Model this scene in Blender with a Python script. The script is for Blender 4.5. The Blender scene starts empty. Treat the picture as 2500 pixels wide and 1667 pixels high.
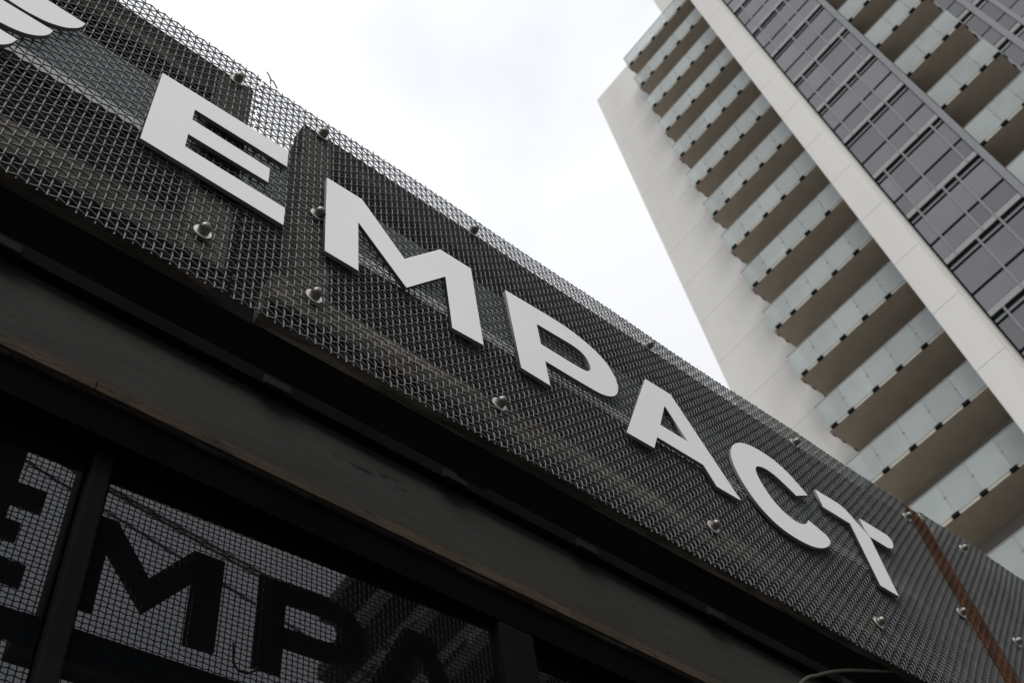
import bpy, math, random
import numpy as np
from mathutils import Matrix, Vector

rnd = random.Random(7)
R = math.radians
S = bpy.context.scene
COL = S.collection
CZ = 1.6                       # height of the lens above the pavement

# ------------------------------------------------------------------ camera
cd = bpy.data.cameras.new('camera')
cam = bpy.data.objects.new('camera', cd); COL.objects.link(cam)
cd.sensor_width = 36.0
cd.lens = 39.078
cd.clip_start = 0.05; cd.clip_end = 3000
CAM_R = Vector((0.7635073, -0.6340300, -0.1227298))
CAM_U = Vector((-0.4657647, -0.6722667, 0.5754309))
CAM_B = Vector((-0.4473476, -0.3821825, -0.8085893))
m = Matrix((CAM_R, CAM_U, CAM_B)).transposed().to_4x4()
m.translation = (0, 0, CZ)
cam.matrix_world = m
cd.dof.use_dof = True
cd.dof.focus_distance = 1.72
cd.dof.aperture_fstop = 11.0
S.camera = cam

# ------------------------------------------------------------------ sky: bright even overcast
w = bpy.data.worlds.new('World'); S.world = w; w.use_nodes = True
nt = w.node_tree; nt.nodes.clear()
N = nt.nodes.new; LK = nt.links.new
SUN_EL, SUN_AZ = R(43), R(226)          # azimuth from +Y, clockwise
sky = N('ShaderNodeTexSky'); sky.sky_type = 'NISHITA'; sky.sun_disc = False
sky.sun_elevation = SUN_EL; sky.sun_rotation = SUN_AZ
bg1 = N('ShaderNodeBackground'); bg1.inputs['Strength'].default_value = 0.1
LK(sky.outputs[0], bg1.inputs['Color'])
tc = N('ShaderNodeTexCoord')
nz = N('ShaderNodeTexNoise'); nz.inputs['Scale'].default_value = 1.7; nz.inputs['Detail'].default_value = 5; nz.inputs['Roughness'].default_value = 0.5
LK(tc.outputs['Generated'], nz.inputs['Vector'])
cr = N('ShaderNodeValToRGB')
cr.color_ramp.elements[0].position = 0.43; cr.color_ramp.elements[0].color = (0.875, 0.885, 0.91, 1)
cr.color_ramp.elements[1].position = 0.56; cr.color_ramp.elements[1].color = (0.70, 0.720, 0.758, 1)
LK(nz.outputs['Fac'], cr.inputs['Fac'])
bg2 = N('ShaderNodeBackground')
LK(cr.outputs['Color'], bg2.inputs['Color'])
# standard overcast sky: brightness rises as (1 + 2 sin elevation) / 3
sx = N('ShaderNodeSeparateXYZ'); LK(tc.outputs['Generated'], sx.inputs[0])
mz = N('ShaderNodeMath'); mz.operation = 'MAXIMUM'; mz.inputs[1].default_value = 0.0; LK(sx.outputs['Z'], mz.inputs[0])
ma = N('ShaderNodeMath'); ma.operation = 'MULTIPLY_ADD'; ma.inputs[1].default_value = 0.6667*1.14; ma.inputs[2].default_value = 0.3333*1.14
LK(mz.outputs[0], ma.inputs[0]); LK(ma.outputs[0], bg2.inputs['Strength'])
mx = N('ShaderNodeMixShader'); mx.inputs[0].default_value = 0.93
LK(bg1.outputs[0], mx.inputs[1]); LK(bg2.outputs[0], mx.inputs[2])
ow = N('ShaderNodeOutputWorld'); LK(mx.outputs[0], ow.inputs['Surface'])

sd = bpy.data.lights.new('sun', 'SUN'); sd.energy = 1.5; sd.angle = R(40); sd.color = (1, 0.97, 0.93)
sun = bpy.data.objects.new('sun', sd); COL.objects.link(sun)
sv = Vector((math.sin(SUN_AZ)*math.cos(SUN_EL), math.cos(SUN_AZ)*math.cos(SUN_EL), math.sin(SUN_EL)))
sun.rotation_euler = sv.to_track_quat('Z', 'Y').to_euler()
sun.location = (0, -4, 20)

S.view_settings.view_transform = 'Standard'
S.view_settings.look = 'None'
S.view_settings.exposure = 0.22
S.view_settings.gamma = 1.0
S.render.engine = 'CYCLES'
S.cycles.max_bounces = 8
S.cycles.transparent_max_bounces = 16

# ------------------------------------------------------------------ materials
MATS = {}
def mat(name, col, rough=0.6, metal=0.0, ior=1.45, var=0.0, vscale=8.0, bump=0.0, bscale=60.0, alpha=1.0,
        col2=None, c2pos=(0.5, 0.7), c2scale=6.0, stretch=None, detail=5, objvar=0.0):
    mt = bpy.data.materials.new(name); mt.use_nodes = True
    n = mt.node_tree.nodes; l = mt.node_tree.links
    p = n['Principled BSDF']
    p.inputs['Base Color'].default_value = (*col, 1)
    p.inputs['Roughness'].default_value = rough
    p.inputs['Metallic'].default_value = metal
    p.inputs['IOR'].default_value = ior
    p.inputs['Alpha'].default_value = alpha
    src = None
    tcn = n.new('ShaderNodeTexCoord'); vec = tcn.outputs['Object']
    if stretch:
        mp = n.new('ShaderNodeMapping'); mp.inputs['Scale'].default_value = stretch
        l.new(vec, mp.inputs['Vector']); vec = mp.outputs['Vector']
    if var > 0:
        t = n.new('ShaderNodeTexNoise'); t.inputs['Scale'].default_value = vscale; t.inputs['Detail'].default_value = detail
        t.inputs['Roughness'].default_value = 0.62
        l.new(vec, t.inputs['Vector'])
        mr = n.new('ShaderNodeMapRange'); mr.inputs[1].default_value = 0.3; mr.inputs[2].default_value = 0.7
        mr.inputs[3].default_value = 1 - var; mr.inputs[4].default_value = 1 + var
        l.new(t.outputs['Fac'], mr.inputs[0])
        mm = n.new('ShaderNodeVectorMath'); mm.operation = 'SCALE'
        mm.inputs[0].default_value = col
        l.new(mr.outputs[0], mm.inputs['Scale'])
        src = mm.outputs[0]
    if col2 is not None:
        t2 = n.new('ShaderNodeTexNoise'); t2.inputs['Scale'].default_value = c2scale; t2.inputs['Detail'].default_value = 6
        t2.inputs['Roughness'].default_value = 0.65
        l.new(vec, t2.inputs['Vector'])
        mr2 = n.new('ShaderNodeMapRange'); mr2.inputs[1].default_value = c2pos[0]; mr2.inputs[2].default_value = c2pos[1]
        l.new(t2.outputs['Fac'], mr2.inputs[0])
        mix = n.new('ShaderNodeMixRGB'); mix.inputs[2].default_value = (*col2, 1)
        if src: l.new(src, mix.inputs[1])
        else: mix.inputs[1].default_value = (*col, 1)
        l.new(mr2.outputs[0], mix.inputs[0]); src = mix.outputs[0]
    if objvar > 0:
        oi = n.new('ShaderNodeObjectInfo')
        mr3 = n.new('ShaderNodeMapRange'); mr3.inputs[3].default_value = 1 - objvar; mr3.inputs[4].default_value = 1 + objvar
        l.new(oi.outputs['Random'], mr3.inputs[0])
        m3 = n.new('ShaderNodeVectorMath'); m3.operation = 'SCALE'
        if src: l.new(src, m3.inputs[0])
        else: m3.inputs[0].default_value = col
        l.new(mr3.outputs[0], m3.inputs['Scale']); src = m3.outputs[0]
    if src: l.new(src, p.inputs['Base Color'])
    if bump > 0:
        t3 = n.new('ShaderNodeTexNoise'); t3.inputs['Scale'].default_value = bscale; t3.inputs['Detail'].default_value = 5
        l.new(vec, t3.inputs['Vector'])
        b = n.new('ShaderNodeBump'); b.inputs['Strength'].default_value = bump; b.inputs['Distance'].default_value = 0.01
        l.new(t3.outputs['Fac'], b.inputs['Height']); l.new(b.outputs[0], p.inputs['Normal'])
    MATS[name] = mt
    return mt

mat('wire', (0.118, 0.125, 0.125), rough=0.5, metal=0.35, var=0.3, vscale=30, col2=(0.17, 0.13, 0.10), c2pos=(0.60, 0.76), c2scale=6)
mat('letter', (0.86, 0.852, 0.848), rough=0.34, var=0.02, vscale=9, col2=(0.80, 0.785, 0.77), c2pos=(0.5, 0.8), c2scale=3)
mat('letter_edge', (0.20, 0.19, 0.18), rough=0.6, var=0.1)
mat('bolt', (0.23, 0.215, 0.19), rough=0.36, metal=0.9, var=0.2, vscale=80)
mat('washer', (0.62, 0.61, 0.58), rough=0.4, metal=0.6, var=0.12, vscale=60)
mat('wood', (0.040, 0.037, 0.032), rough=0.9, ior=1.15, var=0.45, vscale=14, stretch=(1.2, 9, 9), bump=0.5, bscale=40, col2=(0.24, 0.205, 0.165), c2pos=(0.55, 0.70), c2scale=2.2)
mat('post_wood', (0.15, 0.135, 0.112), rough=0.9, ior=1.2, var=0.4, vscale=14, stretch=(9, 9, 1.2), bump=0.5, bscale=40, col2=(0.11, 0.10, 0.085), c2pos=(0.5, 0.68), c2scale=4)
mat('rail_wood', (0.085, 0.077, 0.064), rough=0.9, ior=1.15, var=0.45, vscale=14, stretch=(1.2, 9, 9), bump=0.5, bscale=40, col2=(0.33, 0.285, 0.23), c2pos=(0.47, 0.66), c2scale=2.6)  # pale second colour paints lit patches into the bottom rail wood
mat('channel', (0.020, 0.022, 0.020), rough=0.8, ior=1.1, var=0.3, vscale=9, stretch=(1, 5, 5))
mat('black_fascia', (0.008, 0.009, 0.009), rough=0.9, ior=1.06, var=0.3, vscale=5)
mat('header', (0.058, 0.057, 0.052), rough=0.7, ior=1.15, var=0.16, vscale=6, col2=(0.022, 0.022, 0.021), c2pos=(0.64, 0.70), c2scale=9, stretch=(0.6, 2, 2), bump=0.15, bscale=30)
mat('brown_trim', (0.098, 0.074, 0.055), rough=0.85, ior=1.15, var=0.2, vscale=7, col2=(0.05, 0.04, 0.035), c2pos=(0.54, 0.66), c2scale=9, bump=0.3, bscale=50, stretch=(1, 3, 3))
mat('pale_trim', (0.12, 0.115, 0.105), rough=0.8, var=0.2, col2=(0.03, 0.03, 0.03), c2pos=(0.45, 0.55), c2scale=5)
mat('frame_dark', (0.006, 0.006, 0.007), rough=0.8, ior=1.06, var=0.2, vscale=6)
mat('mullion', (0.013, 0.0125, 0.014), rough=0.7, ior=1.12, var=0.15, vscale=4)
mat('coping', (0.034, 0.043, 0.047), rough=0.5, metal=0.3, var=0.15, vscale=4, stretch=(0.5, 3, 3))
mat('drip', (0.27, 0.28, 0.27), rough=0.45, metal=0.2, var=0.1)
mat('rust', (0.115, 0.052, 0.024), rough=0.9, var=0.5, vscale=25, col2=(0.06, 0.028, 0.014), c2pos=(0.48, 0.62), c2scale=22, bump=0.5, bscale=90)
mat('cable_pink', (0.42, 0.33, 0.28), rough=0.6)
mat('conduit', (0.09, 0.083, 0.065), rough=0.5, metal=0.3)
mat('black_rubber', (0.02, 0.02, 0.02), rough=0.6)
mat('speck', (0.10, 0.095, 0.09), rough=0.8)
mat('shop_wall', (0.03, 0.03, 0.03), rough=0.9, ior=1.1, var=0.2)
g = mat('shop_glass', (0.006, 0.007, 0.008), rough=0.014, ior=1.87)
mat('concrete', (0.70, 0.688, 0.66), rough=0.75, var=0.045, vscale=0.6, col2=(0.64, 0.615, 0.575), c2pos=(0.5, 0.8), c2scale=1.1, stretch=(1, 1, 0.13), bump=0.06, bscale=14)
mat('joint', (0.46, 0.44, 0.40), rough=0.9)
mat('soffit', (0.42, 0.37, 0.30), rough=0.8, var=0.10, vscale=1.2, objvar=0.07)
mat('slab_edge', (0.55, 0.52, 0.44), rough=0.75, var=0.08, vscale=2)
mat('balcony_glass', (0.46, 0.515, 0.50), rough=0.12, ior=1.9, alpha=0.56, var=0.10, vscale=0.8, objvar=0.12)
mat('rail_metal', (0.30, 0.32, 0.32), rough=0.4, metal=0.6)
mat('clip', (0.010, 0.011, 0.010), rough=0.7, ior=1.1)
mat('tower_pane', (0.105, 0.102, 0.112), rough=0.08, ior=1.9, var=0.16, vscale=0.5, objvar=0.32)
mat('tower_grey', (0.20, 0.205, 0.215), rough=0.45, metal=0.2, var=0.05)
mat('tower_light', (0.30, 0.30, 0.305), rough=0.5)
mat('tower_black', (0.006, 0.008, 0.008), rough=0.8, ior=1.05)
mat('room_wall', (0.30, 0.29, 0.27), rough=0.8, var=0.1, vscale=0.8)
mat('asphalt', (0.06, 0.06, 0.062), rough=0.9, var=0.2, vscale=2, bump=0.2, bscale=120)
mat('ground', (0.26, 0.25, 0.235), rough=0.9, var=0.2, vscale=0.2)
mat('paving', (0.075, 0.073, 0.070), rough=0.85, var=0.15, vscale=1.5)
mat('brick_far', (0.075, 0.062, 0.052), rough=0.85, var=0.15, vscale=0.6)
mat('far_glass', (0.05, 0.055, 0.06), rough=0.1, ior=1.7)

# ------------------------------------------------------------------ mesh helpers
class MB:
    def __init__(s): s.v = []; s.f = []
    def box(s, a, b):
        (x0, y0, z0), (x1, y1, z1) = a, b
        x0, x1 = min(x0, x1), max(x0, x1); y0, y1 = min(y0, y1), max(y0, y1); z0, z1 = min(z0, z1), max(z0, z1)
        k = len(s.v)
        s.v += [(x0,y0,z0),(x1,y0,z0),(x1,y1,z0),(x0,y1,z0),(x0,y0,z1),(x1,y0,z1),(x1,y1,z1),(x0,y1,z1)]
        s.f += [(k,k+3,k+2,k+1),(k+4,k+5,k+6,k+7),(k,k+1,k+5,k+4),(k+1,k+2,k+6,k+5),(k+2,k+3,k+7,k+6),(k+3,k,k+4,k+7)]
        return s
    def tube(s, pts, r, n=8, radf=None):
        k0 = len(s.v); P = [Vector(p) for p in pts]
        for i, p in enumerate(P):
            t = (P[min(i+1, len(P)-1)] - P[max(i-1, 0)]).normalized()
            a = t.cross(Vector((0.13, 0.2, 0.97))).normalized(); b = t.cross(a)
            rr = r if radf is None else r*radf(i)
            for j in range(n):
                q = p + a*(rr*math.cos(2*math.pi*j/n)) + b*(rr*math.sin(2*math.pi*j/n)); s.v.append(tuple(q))
        for i in range(len(P)-1):
            for j in range(n):
                s.f.append((k0+i*n+j, k0+i*n+(j+1) % n, k0+(i+1)*n+(j+1) % n, k0+(i+1)*n+j))
        s.f.append(tuple(k0+j for j in reversed(range(n)))); s.f.append(tuple(k0+(len(P)-1)*n+j for j in range(n)))
        return s
    def lathe_y(s, prof, n=20):
        # profile of (radius, y), axis = y
        k0 = len(s.v)
        for (r, y) in prof:
            for j in range(n):
                s.v.append((r*math.cos(2*math.pi*j/n), y, r*math.sin(2*math.pi*j/n)))
        for i in range(len(prof)-1):
            for j in range(n):
                s.f.append((k0+i*n+j, k0+(i+1)*n+j, k0+(i+1)*n+(j+1) % n, k0+i*n+(j+1) % n))
        s.f.append(tuple(k0+j for j in range(n))); s.f.append(tuple(k0+(len(prof)-1)*n+j for j in reversed(range(n))))
        return s
    def mesh(s, name, mt, smooth=False):
        me = bpy.data.meshes.new(name); me.from_pydata(s.v, [], s.f); me.validate(); me.update()
        me.materials.append(MATS[mt])
        if smooth: me.polygons.foreach_set('use_smooth', [True]*len(me.polygons))
        return me
    def build(s, name, mt, parent=None, smooth=False, loc=None):
        return link(name, s.mesh(name, mt, smooth), parent, loc)

def link(name, me, parent=None, loc=None):
    o = bpy.data.objects.new(name, me); COL.objects.link(o)
    if parent is not None: o.parent = parent
    if loc is not None: o.location = loc
    return o
def empty(name, loc=(0, 0, 0), rz=0.0):
    o = bpy.data.objects.new(name, None); COL.objects.link(o); o.location = loc; o.rotation_euler.z = rz; o.empty_display_size = 0.2
    return o
def tag(o, label=None, cat=None, group=None, kind=None):
    if label: o['label'] = label
    if cat: o['category'] = cat
    if group: o['group'] = group
    if kind: o['kind'] = kind
    return o
def bevel(o, wdt, seg=2):
    b = o.modifiers.new('bevel', 'BEVEL'); b.width = wdt; b.segments = seg; b.limit_method = 'ANGLE'; b.angle_limit = R(40)
    return o
def H(h): return CZ + h            # heights were measured from the lens

# ------------------------------------------------------------------ ground
gr = MB(); gr.v = [(-400,-400,0),(400,-400,0),(400,400,0),(-400,400,0)]; gr.f = [(0,1,2,3)]
tag(gr.build('ground', 'ground'), kind='structure')
tag(MB().box((-120, -13, 0.0), (19, -2.6, 0.012)).build('road', 'asphalt'), kind='structure')
pv = tag(MB().box((-30, -2.6, 0.004), (9, 1.0, 0.13)).build('pavement', 'paving'), kind='structure')

# ------------------------------------------------------------------ storefront behind the sign
YS = 0.749                         # plane of the wire mesh
shop = tag(empty('storefront', (0.8, 1.15, 0)), 'dark storefront wall with black fascia and windows behind the mesh sign', 'storefront')
def sp_(mb, name, mt, parent=shop, smooth=False):
    o = mb.build(name, mt, None, smooth)
    o.parent = parent
    o.matrix_parent_inverse = parent.matrix_world.inverted() if parent is not shop else Matrix.Translation((-0.8, -1.15, 0))
    return o
XL, XR = -3.2, 4.2
sp_(MB().box((XL, 1.150, H(1.482)), (XR, 1.40, H(1.70))), 'header', 'header')
sp_(MB().box((XL, 1.128, H(1.674)), (XR, 1.148, H(2.34))), 'fascia_board', 'black_fascia')
sp_(MB().box((XL, 1.152, H(1.702)), (XR, 6.0, H(2.60))), 'upper_wall', 'black_fascia')
sp_(MB().box((XL, 1.118, H(2.345)), (XR, 1.150, H(2.630))), 'coping', 'coping')
sp_(MB().box((XL, 1.106, H(2.272)), (XR, 1.126, H(2.318))), 'drip_edge', 'drip')
# trim under the header: brown painted boards with chipped lower edge, one per length
bx = XL
while bx < XR:
    ln = rnd.uniform(0.7, 1.3)
    sp_(MB().box((bx, 1.138, H(1.4565)), (min(bx+ln-0.002, XR), 1.40, H(1.481))), 'trim_board', 'brown_trim')
    bx += ln
sp_(MB().box((XL, 1.144, H(1.4515)), (XR, 1.40, H(1.4560))), 'pale_bead', 'pale_trim')
sp_(MB().box((XL, 1.150, H(1.375)), (XR, 1.30, H(1.4510))), 'window_head', 'frame_dark')
sp_(MB().box((XL, 1.40, 0.0), (XR, 6.0, H(1.45))), 'inner_wall', 'shop_wall')
sp_(MB().box((XL, 1.12, 0.13), (XR, 1.35, 0.75)), 'stall_riser', 'shop_wall')
# windows: panes turned a touch so that they throw back the rear of the sign
px = [(-2.05, -1.24), (-1.20, -0.44), (-0.40, 0.352), (0.392, 1.140), (1.232, 2.02), (2.11, 2.90), (2.99, 3.80)]
def glass_y(x, mid=None):
    if mid is not None and mid > 1.15: return 1.178 - math.tan(R(1.7))*(x-mid)
    return 1.178 - math.tan(R(1.7))*(x-0.8)
for (a, b) in px:
    mb = MB(); k = 0.004
    ya, yb = glass_y(a, (a+b)/2), glass_y(b, (a+b)/2)
    mb.v = [(a,ya,0.75),(b,yb,0.75),(b,yb+k,0.75),(a,ya+k,0.75),(a,ya,H(1.38)),(b,yb,H(1.38)),(b,yb+k,H(1.38)),(a,ya+k,H(1.38))]
    mb.f = [(0,3,2,1),(4,5,6,7),(0,1,5,4),(1,2,6,5),(2,3,7,6),(3,0,4,7)]
    sp_(mb, 'window_pane', 'shop_glass')
for a, b in zip([p[1] for p in px[:-1]], [p[0] for p in px[1:]]):
    o = sp_(MB().box((a+0.004, glass_y(min(b, 1.2))-0.016, 0.75), (b-0.004, 1.34, H(1.374))), 'mullion', 'mullion'); bevel(o, 0.004)

# ------------------------------------------------------------------ sign frame
fr = tag(empty('sign_frame', (0.8, 0.79, H(1.31))), 'weathered timber rails and posts carrying the wire mesh sign', 'sign frame')
def fp(mb, name, mt, bv=0.003):
    o = mb.build(name, mt); o.parent = fr; o.matrix_parent_inverse = Matrix.Translation((-0.8, -0.79, -H(1.31)))
    if bv: bevel(o, bv)
    return o
Y0 = 0.7545
fp(MB().box((-1.6, Y0, H(1.820)), (0.330, Y0+0.037, H(1.933))), 'top_rail', 'wood')
fp(MB().box((0.437, Y0, H(1.820)), (2.275, Y0+0.037, H(1.933))), 'top_rail', 'wood')
fp(MB().box((2.365, Y0, H(1.820)), (3.6, Y0+0.037, H(1.933))), 'top_rail', 'wood')
fp(MB().box((-1.6, Y0, H(1.310)), (0.330, Y0+0.050, H(1.383))), 'bottom_rail', 'rail_wood')
fp(MB().box((0.404, Y0, H(1.310)), (2.275, Y0+0.050, H(1.383))), 'bottom_rail', 'rail_wood')
fp(MB().box((2.365, Y0, H(1.310)), (3.6, Y0+0.050, H(1.383))), 'bottom_rail', 'rail_wood')
for (a, b, t) in [(0.262, 0.3295, 1.92), (0.4375, 0.497, 1.925), (2.205, 2.268, 1.92), (-1.2, -1.13, 1.92), (2.455, 2.52, 1.92)]:
    mb = MB(); y0, y1 = Y0-0.0015, Y0+0.0495
    mb.v = [(a,y0,H(1.312)),(b,y0,H(1.312)),(b,y1,H(1.312)),(a,y1,H(1.312)),(a,y0,H(t-0.015)),(b,y0,H(t+0.012)),(b,y1,H(t+0.012)),(a,y1,H(t-0.015))]
    mb.f = [(0,3,2,1),(4,5,6,7),(0,1,5,4),(1,2,6,5),(2,3,7,6),(3,0,4,7)]
    fp(mb, 'post', 'post_wood')
fp(MB().box((-1.6, Y0+0.0515, H(1.312)), (3.6, 0.866, H(1.327))), 'steel_channel', 'channel', 0.001)
for xb in (0.075, 0.60, 1.02, 1.385, 1.80, 2.3):
    fp(MB().box((xb, 1.118, H(1.666)), (xb+0.060, 1.1275, H(1.690))), 'bracket', 'channel')
tag(fp(MB().box((2.272, Y0-0.001, H(1.26)), (2.380, Y0+0.006, H(1.985))), 'corner_strip', 'rust'), 'rusty brown flat bar in the seam between two mesh panels')

# ------------------------------------------------------------------ woven wire mesh panels
PITCH = 0.0127; AMP_V = 0.0012; AMP_H = 0.0016; WR = 0.00122; WR_V = 0.0014
WAVE_V = np.array([1.0, 0.80, 0.0, -0.80]); WAVE_H = np.array([1.0, 0.58, 0.0, -0.58])
def weave(n_across, n_along, along0, along1, coords, vertical, y0, bulge, jit, seed):
    """wires running along one axis; coords = positions on the other axis; returns verts, quads"""
    rs = np.random.RandomState(seed)
    V = []; F = []; base = 0; ns = 5
    ang = np.arange(ns)*2*np.pi/ns; wr = WR_V if vertical else WR
    for i, c in enumerate(coords):
        a0 = along0 - (0.3 + 0.35*rs.rand())*PITCH; a1 = along1 + (0.3 + 0.35*rs.rand())*PITCH
        t = np.arange(along0, along1+1e-6, PITCH/4)
        k = np.arange(len(t))
        s = np.where((k//4 + i) % 2 == 0, 1.0, -1.0)
        off = s*(WAVE_V if vertical else WAVE_H)[k % 4]
        if not vertical: off = -off
        t = np.concatenate([[a0], t, [a1]]); off = np.concatenate([[off[0]*0.4], off, [off[-1]*0.4]])
        cc = c + (rs.rand()-0.5)*jit + 0.0003*np.sin(t*37+i*1.7) + 0.0007*np.sin(t*7.3+seed+c*3.1)
        if vertical: X, Z = np.full_like(t, 1)*cc, t
        else: X, Z = t, np.full_like(t, 1)*cc
        Yc = y0 - (AMP_V if vertical else AMP_H)*off + bulge(X, Z)
        n = len(t)
        if vertical:
            vx = X[:, None] + wr*np.cos(ang)[None]; vy = Yc[:, None] + wr*np.sin(ang)[None]; vz = np.repeat(Z[:, None], ns, 1)
        else:
            vz = Z[:, None] + wr*np.cos(ang)[None]; vy = Yc[:, None] + wr*np.sin(ang)[None]; vx = np.repeat(X[:, None], ns, 1)
        V.append(np.stack([vx, vy, vz], -1).reshape(-1, 3))
        r_ = np.arange(n-1)[:, None]*ns; j = np.arange(ns)[None]; j2 = (j+1) % ns
        q = np.stack([r_+j, r_+j2, r_+ns+j2, r_+ns+j], -1).reshape(-1, 4)
        F.append(q + base); base += n*ns
    return np.concatenate(V), np.concatenate(F)
def np_mesh(name, V, F, mt):
    me = bpy.data.meshes.new(name)
    me.vertices.add(len(V)); me.vertices.foreach_set('co', V.astype(np.float32).ravel())
    nf = len(F); me.loops.add(nf*4); me.loops.foreach_set('vertex_index', F.astype(np.int32).ravel())
    me.polygons.add(nf); me.polygons.foreach_set('loop_start', np.arange(0, nf*4, 4, dtype=np.int32))
    me.polygons.foreach_set('loop_total', np.full(nf, 4, dtype=np.int32))
    me.polygons.foreach_set('use_smooth', np.ones(nf, dtype=bool))
    me.materials.append(MATS[mt]); me.update(calc_edges=True); me.validate()
    return me
def panel(x0, nx, h0, nzr, y0, label, seed, bolts):
    root = tag(empty('wire_mesh_panel', (x0, y0, H(h0))), label, 'wire mesh', 'woven wire panels of the sign')
    xs = np.arange(nx)*PITCH; zs = np.arange(nzr)*PITCH
    def bulge(X, Z): return 0.0020*np.sin(X*5.1+seed) * np.sin(Z*6+1.3*seed) + 0.0011*np.sin(X*11.7+2*seed+Z*4)
    V, F = weave(nx, nzr, 0, zs[-1], xs, True, 0, bulge, 0.0008, seed)
    tag(link('vertical_wires', np_mesh('vertical_wires', V, F, 'wire'), root), kind='stuff')
    V, F = weave(nzr, nx, 0, xs[-1], zs, False, 0, bulge, 0.0006, seed+5)
    tag(link('horizontal_wires', np_mesh('horizontal_wires', V, F, 'wire'), root), kind='stuff')
    for (bxx, bh) in bolts:
        b = link('bolt', BOLT, root, (bxx-x0, -0.0045, H(bh)-H(h0))); b.rotation_euler = (rnd.uniform(-.05, .05), rnd.uniform(-2, 2), rnd.uniform(-.06, .06))
        link('washer', WASHER, b)
    return root
# dome nut and washer, axis along -y
_b = MB().lathe_y([(0.0001, 0.0), (0.0088, 0.0), (0.0088, -0.0040), (0.0084, -0.0044), (0.0083, -0.0070), (0.0077, -0.0096), (0.0064, -0.0120), (0.0045, -0.0137), (0.0022, -0.0146), (0.0003, -0.0148)], 18)
BOLT = _b.mesh('bolt', 'bolt', True)
_w = MB().lathe_y([(0.006, 0.0024), (0.0135, 0.0024), (0.0138, 0.0012), (0.0135, 0.0004), (0.006, 0.0002)], 28)
WASHER = _w.mesh('washer', 'washer', False)
panel(0.3310-0.0127*99, 100, 1.259, 58, YS, 'wire mesh panel behind the wing emblem and most of the letter E', 1,
      [(0.292, 1.906), (0.286, 1.362), (-0.30, 1.906), (-0.30, 1.36)])
main = panel(0.3455, 152, 1.2555, 58, YS, 'long middle wire mesh panel behind the letters M P A C T', 2,
      [(0.470, 1.910), (0.825, 1.917), (1.315, 1.916), (1.804, 1.912), (2.245, 1.911),
       (0.466, 1.361), (0.811, 1.357), (1.304, 1.358), (1.776, 1.354), (2.24, 1.355), (0.467, 1.603), (2.236, 1.591)])
right = panel(2.3495, 78, 1.257, 58, YS-0.006, 'wire mesh panel right of the rusty seam', 3, [(2.4935, 1.925), (2.465, 1.601), (2.47, 1.36), (2.95, 1.92)])
# strip of mesh rusted through, over the bar in the seam
rx = np.arange(6)*PITCH + 0.3455 + 152*PITCH; rz = np.arange(58)*PITCH
flat = lambda X, Z: 0.0006*np.sin(Z*19)
for vert in (True, False):
    V, F = weave(0, 0, 0 if vert else rx[0], rz[-1] if vert else rx[-1], rx if vert else rz, vert, YS-0.001, flat, 0.0009, 21)
    V[:, 2] += H(1.2555)
    o = link('rusty_wires', np_mesh('rusty_wires', V, F, 'rust'), right); o.matrix_parent_inverse = Matrix.Translation((-2.3495, -(YS-0.006), -H(1.257)))
    tag(o, 'rust brown strip of mesh along the seam', kind='stuff')
# frayed wire ends at the tear above the E
def fray(pts): return MB().tube(pts, WR, 5)
fx = MB()
for pts in ([(0.357, YS, H(1.991)), (0.3545, YS-0.004, H(2.000)), (0.348, YS-0.006, H(2.010)), (0.345, YS-0.004, H(2.022))],
            [(0.371, YS, H(1.990)), (0.362, YS-0.003, H(2.001)), (0.3545, YS-0.004, H(2.001))]):
    fx.tube(pts, WR, 6)
for k in range(26):
    h = 1.30 + k*0.0262 + rnd.uniform(-.004, .004)
    x = 0.3435; d = rnd.uniform(0.003, 0.011)
    fx.tube([(x, YS-0.001, H(h)), (x-d*0.5, YS-0.002+rnd.uniform(-.003, .003), H(h)+rnd.uniform(-.003, .003)), (x-d, YS+rnd.uniform(-.004, .004), H(h)+rnd.uniform(-.006, .005))], WR*0.95, 5)
fo = fx.build('frayed_ends', 'wire'); fo.parent = main; fo.matrix_parent_inverse = Matrix.Translation((-0.3455, -YS, -H(1.2555))); fo['kind'] = 'stuff'

# ------------------------------------------------------------------ letters
YF, TH = YS-0.0140, 0.0060
def plate(outline, hole, name, parent=None, origin=(0, 0, 0)):
    """flat cut-out with front, back and edges; outline in (x, height)"""
    cu = bpy.data.curves.new(name, 'CURVE'); cu.dimensions = '2D'; cu.fill_mode = 'BOTH'; cu.extrude = TH/2; cu.bevel_depth = 0.0005; cu.bevel_resolution = 1; cu.offset = -0.0005
    for poly in [outline] + ([hole] if hole else []):
        sp = cu.splines.new('POLY'); sp.points.add(len(poly)-1); sp.use_cyclic_u = True
        for p, (x, h) in zip(sp.points, poly): p.co = (x-origin[0], H(h)-origin[2], 0, 1)
    t = bpy.data.objects.new('tmp', cu); COL.objects.link(t)
    dg = bpy.context.evaluated_depsgraph_get(); me = bpy.data.meshes.new_from_object(t.evaluated_get(dg))
    bpy.data.objects.remove(t); bpy.data.curves.remove(cu)
    me.name = name
    rot = Matrix(((1,0,0,0),(0,0,-1,YF+TH/2-origin[1]),(0,1,0,0),(0,0,0,1)))
    me.transform(rot); me.update()
    me.materials.clear(); me.materials.append(MATS['letter']); me.materials.append(MATS['letter_edge'])
    for p in me.polygons:
        p.material_index = 0 if p.normal.y < -0.5 else 1
    return me
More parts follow.
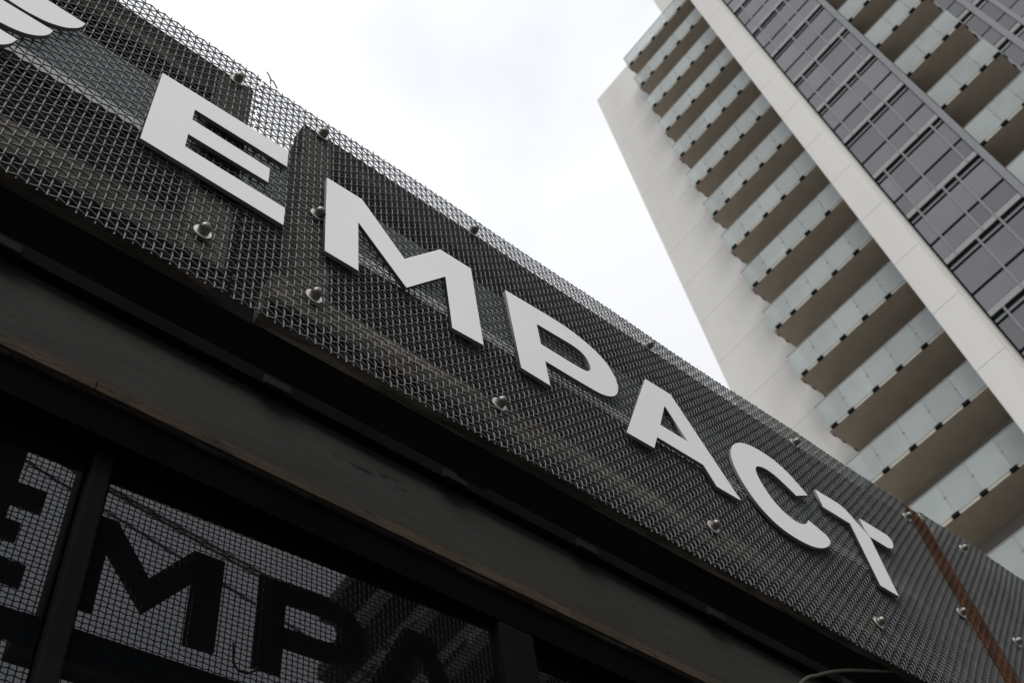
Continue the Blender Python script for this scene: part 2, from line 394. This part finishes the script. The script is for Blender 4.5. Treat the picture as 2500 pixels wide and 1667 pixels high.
def refine(poly, n=4):
    """Catmull-Rom through a closed list of points"""
    out = []; L = len(poly)
    for i in range(L):
        p0, p1, p2, p3 = poly[i-1], poly[i], poly[(i+1) % L], poly[(i+2) % L]
        for k in range(n):
            t = k/n
            out.append(tuple(0.5*((2*p1[d]) + (-p0[d]+p2[d])*t + (2*p0[d]-5*p1[d]+4*p2[d]-p3[d])*t*t + (-p0[d]+3*p1[d]-3*p2[d]+p3[d])*t**3) for d in (0, 1)))
    return out
def smooth_part(poly, i0, i1, n=4):
    """smooth only the run of points i0..i1, keep the corners"""
    out = list(poly[:i0])
    seg = poly[i0:i1+1]
    for i in range(len(seg)-1):
        p0 = seg[max(i-1, 0)]; p1 = seg[i]; p2 = seg[i+1]; p3 = seg[min(i+2, len(seg)-1)]
        for k in range(n):
            t = k/n
            out.append(tuple(0.5*((2*p1[d]) + (-p0[d]+p2[d])*t + (2*p0[d]-5*p1[d]+4*p2[d]-p3[d])*t*t + (-p0[d]+3*p1[d]-3*p2[d]+p3[d])*t**3) for d in (0, 1)))
    out.append(seg[-1]); out += poly[i1+1:]
    return out
E_ = [(0.1666,1.7285),(0.3989,1.7355),(0.399,1.6755),(0.2305,1.6735),(0.2303,1.6366),(0.369,1.6338),(0.369,1.5856),(0.2300,1.5833),(0.2300,1.5411),(0.4017,1.5386),(0.4016,1.4848),(0.1663,1.4885)]
M_ = [(0.4756,1.7275),(0.548,1.7291),(0.6327,1.6116),(0.7185,1.7276),(0.7897,1.7285),(0.7879,1.4848),(0.7213,1.4806),(0.7219,1.638),(0.6316,1.5196),(0.5391,1.6384),(0.5375,1.4828),(0.4748,1.4829)]
P_ = smooth_part([(0.8718,1.7305),(0.9871,1.7380),(1.0273,1.7370),(1.0660,1.7290),(1.0981,1.7150),(1.1224,1.6933),(1.1341,1.6629),(1.1350,1.6302),(1.1265,1.6031),(1.1124,1.5834),(1.0937,1.5695),(1.073,1.562),(1.0412,1.5590),(0.9874,1.5575),(0.9374,1.5571),(0.9346,1.4834),(0.8690,1.4853)], 1, 13)
PI = smooth_part([(0.9393,1.6745),(1.02,1.6790),(1.0453,1.6763),(1.0591,1.6661),(1.0656,1.6499),(1.0652,1.6335),(1.0587,1.6202),(1.048,1.6128),(1.03,1.6101),(0.9986,1.609),(0.9372,1.6091)], 1, 9)
A_ = [(1.2393,1.7313),(1.3128,1.7330),(1.4188,1.4811),(1.3503,1.4803),(1.3324,1.5295),(1.2079,1.5286),(1.1859,1.4832),(1.1152,1.4812)]
AI = [(1.2737,1.6681),(1.3095,1.5831),(1.2336,1.5823)]
C_ = [(1.659,1.6359),(1.7136,1.6692),(1.697,1.6904),(1.6726,1.7145),(1.6393,1.7316),(1.6005,1.7365),(1.5633,1.7329),(1.5346,1.7244),(1.5100,1.7106),(1.4872,1.6912),(1.4694,1.6672),(1.4575,1.6434),(1.4512,1.6186),(1.4501,1.5894),(1.4551,1.5578),(1.4658,1.5275),(1.4833,1.5002),(1.5072,1.4796),(1.5362,1.4677),(1.5694,1.4641),(1.6064,1.4668),(1.6398,1.4753),(1.6733,1.4919),(1.7015,1.5145),(1.7150,1.5350),(1.7098,1.5471),(1.6905,1.5546),(1.6613,1.5645),(1.6492,1.5488),(1.6334,1.5372),(1.6144,1.5300),(1.5962,1.5294),(1.5798,1.5334),(1.5647,1.5416),(1.5509,1.5548),(1.5392,1.5745),(1.532,1.5985),(1.5290,1.6207),(1.5322,1.6403),(1.5417,1.6548),(1.5588,1.6654),(1.5804,1.6700),(1.6034,1.6671),(1.624,1.6576),(1.6438,1.6463)]
C_ = smooth_part(smooth_part(C_, 28, 44, 3), 1, 26, 3)
T1 = smooth_part([(1.7646,1.7190),(1.8078,1.7205),(1.8446,1.7215),(1.8624,1.7176),(1.8764,1.7077),(1.8894,1.6925),(1.9076,1.6739),(1.9228,1.6601),(1.9094,1.4766),(1.8459,1.4764),(1.8547,1.662),(1.761,1.6606)], 2, 7)
T2 = smooth_part([(1.9205,1.7150),(1.9817,1.7170),(2.0255,1.7180),(2.0346,1.7040),(2.0250,1.6825),(2.0086,1.6669),(1.9887,1.6592),(1.9253,1.6584),(1.9157,1.677)], 2, 6)
def letter(name, outl, hole, label):
    c = sum(p[0] for p in outl)/len(outl); lo = min(p[1] for p in outl)
    org = (c, YF+TH, H(lo))
    o = link(name, plate(outl, hole, name, origin=org), None, org)
    return tag(o, label, 'letter', 'white letters on the mesh sign'), org
letter('letter_plate', E_, None, 'white flat capital letter E on the wire mesh')
letter('letter_plate', M_, None, 'white flat capital letter M on the wire mesh')
p_o, org = letter('letter_plate', P_, PI, 'white flat capital letter P on the wire mesh')
mk = MB().tube([(1.1035-org[0], YF-org[1]-0.0002, H(1.6575)-org[2]), (1.1035-org[0], YF-org[1]+0.0004, H(1.6575)-org[2])], 0.0016, 8)
mk.build('chip_mark', 'speck', p_o)
letter('letter_plate', A_, AI, 'white flat capital letter A on the wire mesh')
letter('letter_plate', C_, None, 'white flat capital letter C on the wire mesh')
t_o, org = letter('letter_plate', T1, None, 'white flat capital letter T made of two slanting strokes')
link('cross_stroke', plate(T2, None, 'cross_stroke', origin=org), t_o)
# wing emblem, three feather tips in view
F1 = smooth_part([(-0.2475,1.7258),(-0.0257,1.7278),(0.0364,1.7283),(0.035,1.7145),(0.0314,1.7023),(0.025,1.6899),(0.0159,1.6768),(0.0036,1.6659),(-0.0091,1.6579),(-0.0225,1.6537),(-0.036,1.6509),(-0.0499,1.6502),(-0.0626,1.6506),(-0.2248,1.6553)], 2, 11)
F2 = smooth_part([(-0.2184,1.6390),(-0.0731,1.6404),(0.0035,1.6432),(0.0025,1.6288),(-0.0011,1.6162),(-0.0069,1.6046),(-0.0153,1.5933),(-0.0267,1.5836),(-0.0388,1.5773),(-0.0482,1.5744),(-0.0576,1.5722),(-0.1978,1.5713)], 2, 10)
F3 = smooth_part([(-0.1915,1.5515),(-0.0528,1.5535),(-0.0288,1.5545),(-0.0307,1.5396),(-0.0343,1.5275),(-0.0395,1.517),(-0.047,1.506),(-0.0574,1.4968),(-0.0744,1.4897),(-0.0924,1.4873),(-0.1723,1.492)], 2, 9)
em_o = (-0.2, YF+TH, H(1.49))
em = tag(empty('wing_emblem', em_o), 'white emblem of rounded feather shapes left of the letter E', 'emblem')
for ft in (F1, F2, F3): link('feather', plate(ft, None, 'feather', origin=em_o), em)

# ------------------------------------------------------------------ small things under the sign
wire_pts = [(0.772, 0.86, H(1.415)), (0.775, 0.858, H(1.396)), (0.778, 0.855, H(1.375)), (0.790, 0.855, H(1.361)), (0.807, 0.858, H(1.359)), (0.83, 0.87, H(1.372))]
o = MB().tube(wire_pts, 0.0022, 8).build('loose_cable', 'cable_pink', None, True); tag(o, 'short pale cable looping out under the mesh sign', 'cable')
jb = tag(empty('junction_box', (0.85, 0.862, H(1.318))), 'small black junction box fixed under the sign rail', 'junction box')
bevel(MB().box((-0.03, -0.006, 0.0), (0.035, 0.012, 0.0115)).build('case', 'black_rubber', jb), 0.002)
MB().box((-0.025, -0.0065, -0.003), (0.03, 0.0115, -0.0002)).build('lid', 'black_rubber', jb)
cp = []
ctrl = [(1.22,1.12,H(0.72)),(1.30,0.98,H(0.86)),(1.40,0.83,H(1.03)),(1.488,0.80,H(1.132)),(1.561,0.80,H(1.179)),(1.66,0.80,H(1.229)),(1.814,0.80,H(1.291)),(1.86,0.803,H(1.312))]
for i in range(len(ctrl)-1):
    p0 = Vector(ctrl[max(i-1,0)]); p1 = Vector(ctrl[i]); p2 = Vector(ctrl[i+1]); p3 = Vector(ctrl[min(i+2,len(ctrl)-1)])
    for k in range(40):
        t = k/40; cp.append(0.5*((2*p1)+(p2-p0)*t+(2*p0-5*p1+4*p2-p3)*t*t+(3*p1-p0-3*p2+p3)*t**3))
o = MB().tube(cp, 0.0034, 10, lambda i: 1.0 if i % 2 else 0.74).build('flexible_conduit', 'conduit', None, True)
tag(o, 'ribbed flexible conduit running under the sign at the lower edge', 'conduit')

# ------------------------------------------------------------------ overhead cables behind the camera (seen mirrored in the window)
for i, ((xa, za), (xb, zb)) in enumerate([((3.34, 12.32), (5.54, 11.83)), ((3.28, 12.10), (5.56, 11.44)), ((4.68, 12.45), (6.74, 12.01))]):
    sl = (zb-za)/(xb-xa); pts = []
    for k in range(-14, 15):
        x = (xa+xb)/2 + k*2.0; pts.append((x, -9 - 0.15*i, CZ + (za+zb)/2 + sl*(x-(xa+xb)/2) + 0.002*(k*2)**2*0.3))
    tag(MB().tube(pts, 0.022, 6).build('overhead_cable', 'black_rubber', None, True),
        ['upper thin dark overhead cable mirrored in the window', 'lower thin dark overhead cable mirrored in the window', 'right hand thin dark overhead cable mirrored in the window'][i], 'cable', 'overhead cables mirrored in the window')

# ------------------------------------------------------------------ apartment tower
ang = 1.56102256
TW = tag(empty('apartment_tower', (26.20104, 9.56252, CZ + 59.56224), math.atan2(-math.sin(ang), -math.cos(ang))),
         'tall pale apartment tower with stacked glass balconies and grey window bays', 'tower')
TW.location.z = 0; TZ = CZ + 59.56224      # local z of the first slab underside
ST = 2.95
def tp(mb, name, mt, parent=None, loc=None, smooth=False):
    return mb.build(name, mt, parent or TW, smooth, loc)
def Zf(z): return TZ + z
NF = 19
# body and pale wall with panel joints
tp(MB().box((-3.30, 1.72, 0), (5.1, 14, Zf(3.95))), 'body', 'joint')
tp(MB().box((2.9, 1.75, Zf(3.96)), (12.2, 13.8, Zf(9.2))), 'penthouse', 'concrete')
zt = 3.99; k = 0
while Zf(zt) > 2:
    zb = -11.73 - ST*(k-4) if k else 0
    lo = 0.07 - ST*k
    tp(MB().box((-3.39, 1.60, Zf(max(lo+0.008, -TZ))), (0.0 if k else 3.0, 1.74, Zf(zt-0.008))), 'wall_panel', 'concrete')
    if k: tp(MB().box((0.012, 1.61, Zf(max(lo+0.02, -TZ))), (5.2, 1.74, Zf(zt-0.008))), 'back_wall', 'room_wall')
    zt = lo; k += 1
    if lo < -TZ: break
# pillar, flush with the window bay
PY = -1.10
zt = -6.2 + 3*ST; first = True
tp(MB().box((5.26, PY+0.03, 0), (6.22, 1.7, Zf(2.6))), 'pillar_core', 'joint')
while zt > -TZ + 1:
    lo = max(zt-ST, -TZ+0.01)
    tp(MB().box((5.22, PY, Zf(lo+0.010)), (6.255, PY+0.5, Zf(zt-0.010))), 'pillar_panel', 'concrete')
    zt = lo if lo > -TZ + 0.02 else -TZ
tp(MB().box((6.258, PY+0.10, 0), (6.43, 1.7, Zf(2.6))), 'pillar_return', 'concrete')
# balconies on the left bay
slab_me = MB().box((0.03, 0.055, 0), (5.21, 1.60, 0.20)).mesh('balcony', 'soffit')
edge_me = MB().box((0.02, 0.020, 0.004), (5.21, 0.054, 0.19)).mesh('slab_edge', 'slab_edge')
sedge_me = MB().box((0.004, 0.060, 0.004), (0.029, 1.59, 0.19)).mesh('slab_edge', 'slab_edge')
clip_me = MB().box((-0.125, -0.030, -0.010), (0.125, 0.05, 0.115)).mesh('clip', 'clip')
clip2_me = MB().box((-0.010, -0.09, -0.006), (0.034, 0.09, 0.10)).mesh('clip', 'clip')
dot_me = MB().box((-0.035, -0.018, -0.045), (0.035, 0.022, 0.045)).mesh('bracket', 'rail_metal')
XJ = [0.0, 1.05, 2.14, 3.16, 4.22, 5.21]
pane_me = [MB().box((a+0.006, 0, 0.10), (b-0.006, 0.014, 1.315)).mesh('glass_panel', 'balcony_glass') for a, b in zip(XJ[:-1], XJ[1:])]
side_me = [MB().box((0, a+0.006, 0.10), (0.014, b-0.006, 1.315)).mesh('glass_panel', 'balcony_glass') for a, b in ((0.016, 0.80), (0.80, 1.59))]
rail_me = MB().box((-0.02, -0.012, 1.316), (5.21, 0.028, 1.342)).mesh('rail', 'rail_metal')
srail_me = MB().box((-0.02, 0.030, 1.316), (0.022, 1.59, 1.342)).mesh('rail', 'rail_metal')
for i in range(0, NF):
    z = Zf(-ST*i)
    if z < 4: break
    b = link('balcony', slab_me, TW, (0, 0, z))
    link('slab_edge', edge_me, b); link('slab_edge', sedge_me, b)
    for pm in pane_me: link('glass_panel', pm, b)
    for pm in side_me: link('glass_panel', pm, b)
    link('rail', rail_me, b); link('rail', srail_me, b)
    for x in (0.30, 1.05, 2.14, 3.16, 4.22): link('clip', clip_me, b, (x, 0, 0))
    for y in (0.30, 0.80, 1.45): link('clip', clip2_me, b, (0.0, y, 0))
    for x in XJ[1:-1]: link('bracket', dot_me, b, (x, 0, 0.80))
# grey window bay between the pillar and the second balconies; mullions shift from storey to storey
WY = -1.05
wb = link('window_bay', MB().box((6.44, WY+0.05, 0), (9.69, 1.6, Zf(6.0))).mesh('window_bay', 'tower_black'), TW)
def wp(mb, name, mt): return mb.build(name, mt, wb)
wp(MB().box((9.47, WY-0.06, 0), (9.70, WY+0.20, Zf(6.0))), 'corner_post', 'tower_grey')
wp(MB().box((6.435, WY-0.03, 0), (6.475, WY+0.1, Zf(6.0))), 'edge_frame', 'tower_black')
PAT = [[6.92, 7.97, 8.51], [7.69, 8.55], [6.94, 7.76, 9.07]]
for r in range(-3, 17):
    z0 = -7.95 - ST*(r-1)              # level of the wide dark gap
    if Zf(z0-ST) < 1: break
    xs = [6.475] + PAT[(r-2) % 3] + [9.47]
    pat = xs[1:-1]
    for a, b in zip(xs[:-1], xs[1:]):
        for (t, bo, mt, nm, dy) in ((0.075, 0.235, 'tower_grey', 'spandrel', 0.015), (0.335, 1.61, 'tower_pane', 'window_pane', 0.0), (1.71, 2.56, 'tower_pane', 'window_pane', 0.0), (2.62, 2.865, 'tower_light', 'sill_panel', -0.03)):
            wp(MB().box((a+0.022, WY+dy, Zf(z0-bo)), (b-0.022, WY+0.045, Zf(z0-t))), nm, mt)
        wp(MB().box((a+0.022, WY+0.008, Zf(z0-2.617)), (b-0.022, WY+0.045, Zf(z0-2.563))), 'transom', 'rail_metal')
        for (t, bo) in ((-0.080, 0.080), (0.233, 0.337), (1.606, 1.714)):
            wp(MB().box((a+0.024, WY-0.012, Zf(z0-bo)), (b-0.024, WY+0.045, Zf(z0-t))), 'gap_shade_bar', 'tower_black')  # shade of the open gaps painted as black bars set slightly proud
    for x in pat:
        wp(MB().box((x-0.034, WY-0.035, Zf(z0-ST+0.08)), (x+0.034, WY+0.044, Zf(z0+0.09))), 'mullion', 'tower_grey')
# second stack of balconies
XJ2 = [9.72, 10.68, 11.54, 12.27]
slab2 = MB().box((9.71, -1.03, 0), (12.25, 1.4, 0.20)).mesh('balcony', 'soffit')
edge2 = MB().box((9.71, -1.062, 0.004), (12.26, -1.031, 0.19)).mesh('slab_edge', 'slab_edge')
pane2 = [MB().box((a+0.006, -1.085, 0.10), (b-0.006, -1.071, 1.30)).mesh('glass_panel', 'balcony_glass') for a, b in zip(XJ2[:-1], XJ2[1:])]
sp2 = MB().box((12.262, -1.065, 0.10), (12.276, 0.28, 1.30)).mesh('glass_panel', 'balcony_glass')
rail2 = MB().box((9.71, -1.097, 1.301), (12.29, -1.06, 1.327)).mesh('rail', 'rail_metal')
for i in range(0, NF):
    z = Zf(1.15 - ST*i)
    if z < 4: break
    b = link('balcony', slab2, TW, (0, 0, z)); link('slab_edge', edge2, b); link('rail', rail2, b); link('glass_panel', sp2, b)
    for pm in pane2: link('glass_panel', pm, b)
    for x in (9.78, 10.68, 11.54, 12.12): link('clip', clip_me, b, (x, -1.07, 0))
    for y in (-0.75, -0.2): link('clip', clip2_me, b, (12.27, y, 0))
    for x in (10.68, 11.54): link('bracket', dot_me, b, (x, -1.075, 0.80))
tp(MB().box((9.70, 1.41, 0), (12.3, 1.7, Zf(6.0))), 'back_wall', 'room_wall')
# second window bay, set back beside the balconies
W2 = 0.30
wb2 = link('window_bay', MB().box((12.30, W2+0.05, 0), (19.0, 1.6, Zf(6.0))).mesh('window_bay', 'tower_black'), TW)
def wp2(mb, name, mt): return mb.build(name, mt, wb2)
for x, wd in ((12.36, 0.10), (13.0, 0.22), (13.62, 0.16), (15.1, 0.1), (16.6, 0.2), (18.2, 0.2)):
    wp2(MB().box((x-wd/2, W2-0.06, 0), (x+wd/2, W2+0.049, Zf(6.0))), 'mullion', 'tower_grey')
X2 = [(12.41, 12.89), (13.11, 13.54), (13.70, 15.05), (15.15, 16.5), (16.7, 18.1)]
for r in range(-2, 16):
    z0 = -8.6 - ST*(r-1)
    if Zf(z0-ST) < 1: break
    for (a, b) in X2:
        for (t, bo, mt, nm, dy) in ((0.075, 0.20, 'tower_grey', 'spandrel', 0.015), (0.30, 1.56, 'tower_pane', 'window_pane', 0.0), (1.64, 2.50, 'tower_pane', 'window_pane', 0.0), (2.60, 2.83, 'tower_light', 'sill_panel', -0.03)):
            wp2(MB().box((a+0.01, W2+dy, Zf(z0-bo)), (b-0.01, W2+0.045, Zf(z0-t))), nm, mt)
tp(MB().box((5.11, 1.71, 0), (19.0, 14, Zf(3.94))), 'body', 'joint')

# ------------------------------------------------------------------ block across the street (mirrored in the shop window)
OB = tag(empty('apartment_block', (27, -30, 0)), 'brown apartment block with balcony bands across the street, mirrored in the window', 'building')
MB().box((0, -12, 0), (12, 12, 50)).build('wall', 'concrete', OB)
for i in range(11):
    z = 4 + i*4.2
    MB().box((-1.6, -12, z), (-0.001, 12, z+0.9)).build('balcony_band', 'brick_far', OB)
    for k in range(6):
        y = -11 + k*3.9
        MB().box((-0.06, y, z+1.2), (-0.002, y+2.6, z+3.4)).build('window_pane', 'far_glass', OB)
